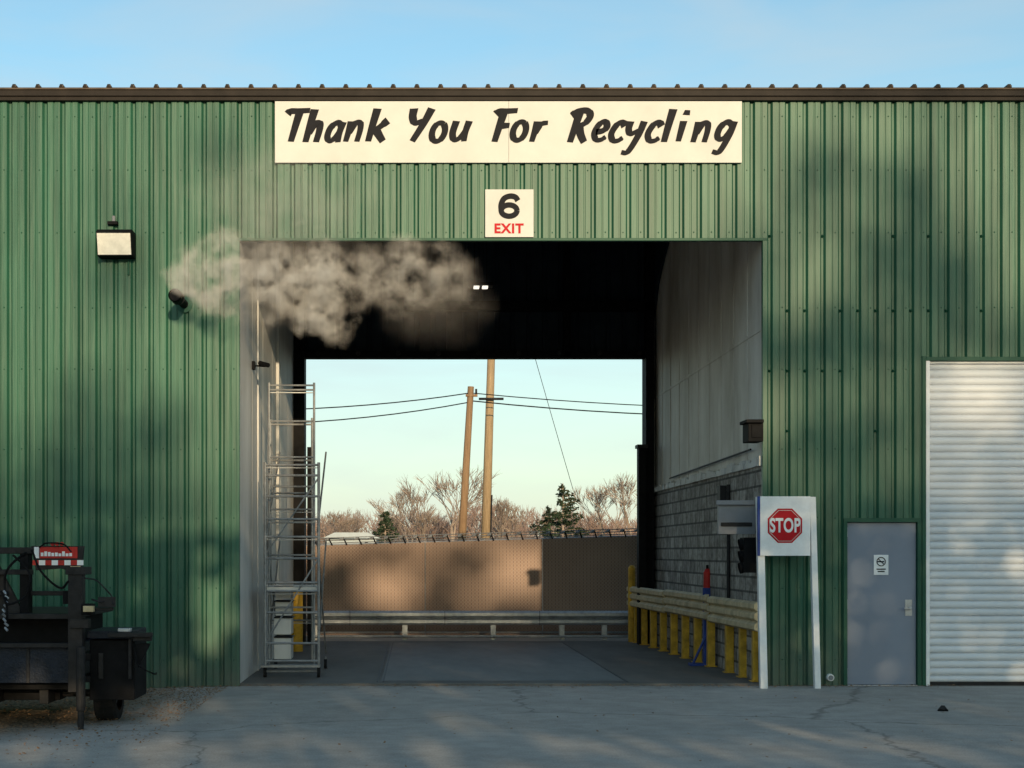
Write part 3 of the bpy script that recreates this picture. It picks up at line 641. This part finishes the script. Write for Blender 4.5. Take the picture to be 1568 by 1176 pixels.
def hose(pts,y,r=.012,k='black'):
    q=cat(pts); w.tube([(at(a_,b_,y)[0],y+.03*math.sin(i*.6),at(a_,b_,y)[1]) for i,(a_,b_) in enumerate(q)],r,6,k)
hose([(48,842),(60,870),(90,900),(106,890)],-4.7); hose([(40,846),(20,862),(6,890),(12,935),(8,960)],-4.6,.014); hose([(20,850),(46,880),(40,910),(14,925),(0,905)],-4.65,.012)
hose([(128,885),(150,890),(168,910),(174,925)],-4.7,.008,'steelDk'); hose([(174,915),(160,922),(140,918)],-4.7,.01,'steelDk')
hose([(203,985),(210,1015),(235,1032),(240,1030)],-4.5,.008); hose([(60,838),(70,832),(95,833),(110,845)],-4.6,.008)
for i in range(9):
    x,z=at(8+2*math.sin(i),905+i*7,-4.6); w.cyl((x-.015,-4.6,z),(x+.015,-4.6+(.02 if i%2 else -.02),z-.03),.012,None,6,'galv')
w.build('hoses_and_chain',T)
w=MB(); w.pbox(127,143,928,937,-4.77,-4.7,'cream'); w.pbox(126,174,931,935,-4.69,-4.66,'steelDk'); w.pbox(150,176,914,930,-4.72,-4.68,'steelDk'); w.pbox(124,140,925,942,-4.69,-4.5,'black'); w.build('marker_light_arm',T,.004)
# ---------------- steam
m=bpy.data.materials.new('steam'); m.use_nodes=True; nt=m.node_tree; N=nt.nodes; L=nt.links; N.clear()
out=N.new('ShaderNodeOutputMaterial'); pv=N.new('ShaderNodeVolumeScatter'); L.new(pv.outputs[0],out.inputs['Volume'])
pv.inputs['Color'].default_value=(.97,.88,.79,1); pv.inputs['Anisotropy'].default_value=-0.17
tc=N.new('ShaderNodeTexCoord')
n1=N.new('ShaderNodeTexNoise'); n1.inputs['Scale'].default_value=2.0; n1.inputs['Detail'].default_value=2; L.new(tc.outputs['Object'],n1.inputs['Vector'])
va=N.new('ShaderNodeVectorMath'); va.operation='SUBTRACT'; L.new(n1.outputs['Color'],va.inputs[0]); va.inputs[1].default_value=(.5,.5,.5)
vb=N.new('ShaderNodeVectorMath'); vb.operation='MULTIPLY_ADD'; L.new(va.outputs[0],vb.inputs[0]); vb.inputs[1].default_value=(1.0,.5,1.0); L.new(tc.outputs['Object'],vb.inputs[2])
def ell(px,py,rx,rz,amp,yc=-.95,ry=.42,inner=.3):
    x,z=at(px,py,yc); s_=S0*D/(D+yc)
    a=N.new('ShaderNodeVectorMath'); a.operation='SUBTRACT'; L.new(vb.outputs[0],a.inputs[0]); a.inputs[1].default_value=(x,yc,z)
    b_=N.new('ShaderNodeVectorMath'); b_.operation='MULTIPLY'; L.new(a.outputs[0],b_.inputs[0]); b_.inputs[1].default_value=(s_/rx,1/ry,s_/rz)
    c=N.new('ShaderNodeVectorMath'); c.operation='LENGTH'; L.new(b_.outputs[0],c.inputs[0])
    d=N.new('ShaderNodeMapRange'); d.interpolation_type='SMOOTHSTEP'; d.inputs['From Min'].default_value=1; d.inputs['From Max'].default_value=inner; d.inputs['To Max'].default_value=amp
    L.new(c.outputs['Value'],d.inputs['Value']); return d.outputs[0]
dense=None
for e in ((465,432,140,82,1),(350,418,95,70,.7),(620,425,130,75,.5),(500,480,60,55,1),(300,442,34,30,.7)):
    q=ell(*e); dense=q if dense is None else M2('MAXIMUM',dense,q)
haze=None
for e in ((435,310,190,115,.42),(665,468,105,80,.18)):
    q=ell(*e,inner=.1); haze=q if haze is None else M2('MAXIMUM',haze,q)
n2=N.new('ShaderNodeTexNoise'); n2.inputs['Scale'].default_value=4.0; n2.inputs['Detail'].default_value=4; n2.inputs['Roughness'].default_value=.6; L.new(tc.outputs['Object'],n2.inputs['Vector'])
nn=N.new('ShaderNodeMapRange'); nn.inputs['From Min'].default_value=.44; nn.inputs['From Max'].default_value=.64; L.new(n2.outputs[0],nn.inputs['Value'])
tot=M2('ADD',M2('MULTIPLY',M2('MULTIPLY',dense,nn.outputs[0]),7.5),M2('MULTIPLY',haze,M2('MULTIPLY',n2.outputs[0],2.6)))
L.new(tot,pv.inputs['Density'])
try: m.cycles.volume_step_rate=1.2
except Exception as e: print(e)
M['steam']=m
w=MB(); w.box(-3.35,1.05,-1.38,-.52,4.2,7.2,'steam'); w.build('steam_cloud')
# ---------------- sun, sky
AZ=math.radians(9.5); EL=math.radians(10)
SV=Vector((math.sin(AZ)*math.cos(EL),-math.cos(AZ)*math.cos(EL),math.sin(EL)))
sl=bpy.data.lights.new('sun','SUN'); sl.energy=5.0; sl.angle=math.radians(.5); sl.color=(1,.77,.47)
so=bpy.data.objects.new('sun',sl); sc.collection.objects.link(so); so.rotation_euler=(-SV).to_track_quat('-Z','Y').to_euler()
wd=bpy.data.worlds.new('World'); sc.world=wd; wd.use_nodes=True; nt=wd.node_tree; N=nt.nodes; L=nt.links
bg=N['Background']; sk=N.new('ShaderNodeTexSky'); sk.sky_type='NISHITA'; sk.sun_disc=False; sk.sun_elevation=EL; sk.sun_rotation=math.pi-AZ
sk.air_density=1.0; sk.dust_density=.7; sk.ozone_density=1.2
tc=N.new('ShaderNodeTexCoord'); mp=N.new('ShaderNodeMapping'); mp.inputs['Scale'].default_value=(2,2,9); mp.inputs['Rotation'].default_value=(0,.25,0); L.new(tc.outputs['Generated'],mp.inputs[0])
n=N.new('ShaderNodeTexNoise'); n.inputs['Scale'].default_value=2.2; n.inputs['Detail'].default_value=6; n.inputs['Distortion'].default_value=.4; L.new(mp.outputs[0],n.inputs['Vector'])
r=N.new('ShaderNodeMapRange'); r.inputs['From Min'].default_value=.43; r.inputs['From Max'].default_value=.72; r.inputs['To Max'].default_value=.45; L.new(n.outputs[0],r.inputs['Value'])
gn=N.new('ShaderNodeMixRGB'); gn.blend_type='MULTIPLY'; gn.inputs[0].default_value=1; L.new(sk.outputs[0],gn.inputs[1]); gn.inputs[2].default_value=(1.15,1.42,1.42,1)
mx=N.new('ShaderNodeMixRGB'); L.new(r.outputs[0],mx.inputs[0]); L.new(gn.outputs[0],mx.inputs[1]); mx.inputs[2].default_value=(4.1,4.6,4.8,1)
sx_=N.new('ShaderNodeSeparateXYZ'); L.new(tc.outputs['Generated'],sx_.inputs[0])
hz=N.new('ShaderNodeMapRange'); hz.inputs['From Min'].default_value=.26; hz.inputs['From Max'].default_value=0.0; hz.inputs['To Max'].default_value=.6; hz.interpolation_type='SMOOTHSTEP'; L.new(sx_.outputs['Z'],hz.inputs['Value'])
mh=N.new('ShaderNodeMixRGB'); L.new(hz.outputs[0],mh.inputs[0]); L.new(mx.outputs[0],mh.inputs[1]); mh.inputs[2].default_value=(4.8,5.2,5.2,1)
L.new(mh.outputs[0],bg.inputs['Color']); bg.inputs['Strength'].default_value=.148
# ---------------- unseen trees added behind the viewpoint, leaves placed to cast the wanted shade
BND=[(-900,800),(0,800),(60,780),(130,700),(200,700),(260,740),(310,820),(366,880),(390,830),(480,640),(1000,590),(1080,540),(1130,470),(1160,360),(1200,290),(1260,230),(1300,190),(1700,140),(2400,50)]
LIT=[(1350,200,60,60),(1475,240,40,85),(1548,340,50,180),(1385,715,30,42),(1478,600,75,55),(1230,185,50,40),(800,688,88,46),(1110,650,80,80),(330,930,35,70),(1000,700,40,30),(1240,420,35,70)]
HALF=[(190,400,60,120,.3),(335,250,30,60,.2)]
def dens(px,py):
    for a_,b_ in zip(BND,BND[1:]):
        if a_[0]<=px<=b_[0]: bd=a_[1]+(b_[1]-a_[1])*(px-a_[0])/(b_[0]-a_[0]); break
    else: bd=500
    bd+=35*noise.noise(Vector((px*.012,1,0)))
    hw0=45 if 400<px<1100 else 170
    d=min(1,max(0,(py-bd+hw0)/(2*hw0)))
    if px>1168 and py<760: d*=.5
    for a_,b_,rx,rz in LIT:
        e=math.hypot((px-a_)/rx,(py-b_)/rz)
        if e<1.25: d*=max(0,(e-.75)/.5)
    for a_,b_,rx,rz,am in HALF:
        e=math.hypot((px-a_)/rx,(py-b_)/rz)
        if e<1: d=max(d,am*(1-e*e))
    if py>1070:
        nz=noise.noise(Vector((px*.004,3,0)))
        for c0,hw_ in ((1186,15),(1225,16),(1262,20)):
            if abs(py-c0-18*nz)<hw_ and noise.noise(Vector((px*.006,c0,0)))>-.3: d*=.03
        if px<330 and abs(py-1112)<14: d*=.05
    return d
groups={}
rnd=random.Random(11)
for _ in range(26000):
    x=rnd.uniform(-9,13); z=rnd.uniform(-3.4,9.0)
    px=636+118*x; py=846-(z-CH)*118
    dd=dens(px,py)
    if rnd.random()>dd: continue
    low=z<1.9
    Rr=rnd.uniform(30,40) if low else rnd.uniform(75,105)
    p=Vector((x,0,z))+SV*Rr
    key=(low,int(math.floor(x/(2.6 if low else 4.4))))
    groups.setdefault(key,[]).append(p)
c=0
for key,pl in sorted(groups.items()):
    if len(pl)<12: continue
    w=MB(); cx=sum(p.x for p in pl)/len(pl); cy=sum(p.y for p in pl)/len(pl); zt=max(p.z for p in pl)
    w.cyl((cx,cy,-.1),(cx,cy,zt*.8),.22,.08,8,'bark')
    for p in pl:
        s_=rnd.uniform(.10,.24)
        if rnd.random()<.02: w.cyl((cx,cy,min(p.z*.9,zt*.78)),p,.05,.015,4,'bark',cap=False)
        a_=Vector((rnd.gauss(0,1),rnd.gauss(0,.6),rnd.gauss(0,1))).normalized(); b_=a_.cross(Vector((rnd.gauss(0,1),rnd.gauss(0,3),rnd.gauss(0,1)))).normalized()
        w.face([p-a_*s_,p+b_*s_*.8,p+a_*s_,p-b_*s_*.8],'leafg')
    w.build('shade_caster_tree' if c==0 else 'shade_caster_tree.%03d'%c); c+=1
# ---------------- camera
cam=bpy.data.cameras.new('camera'); co=bpy.data.objects.new('camera',cam); sc.collection.objects.link(co)
co.location=(0,-D,CH); co.rotation_euler=(math.pi/2,0,0); cam.sensor_width=36; cam.lens=36*D/(1568/S0)
cam.shift_x=(784-636)/1568; cam.shift_y=(846-588)/1568; cam.clip_end=3000; cam.clip_start=.1
sc.camera=co
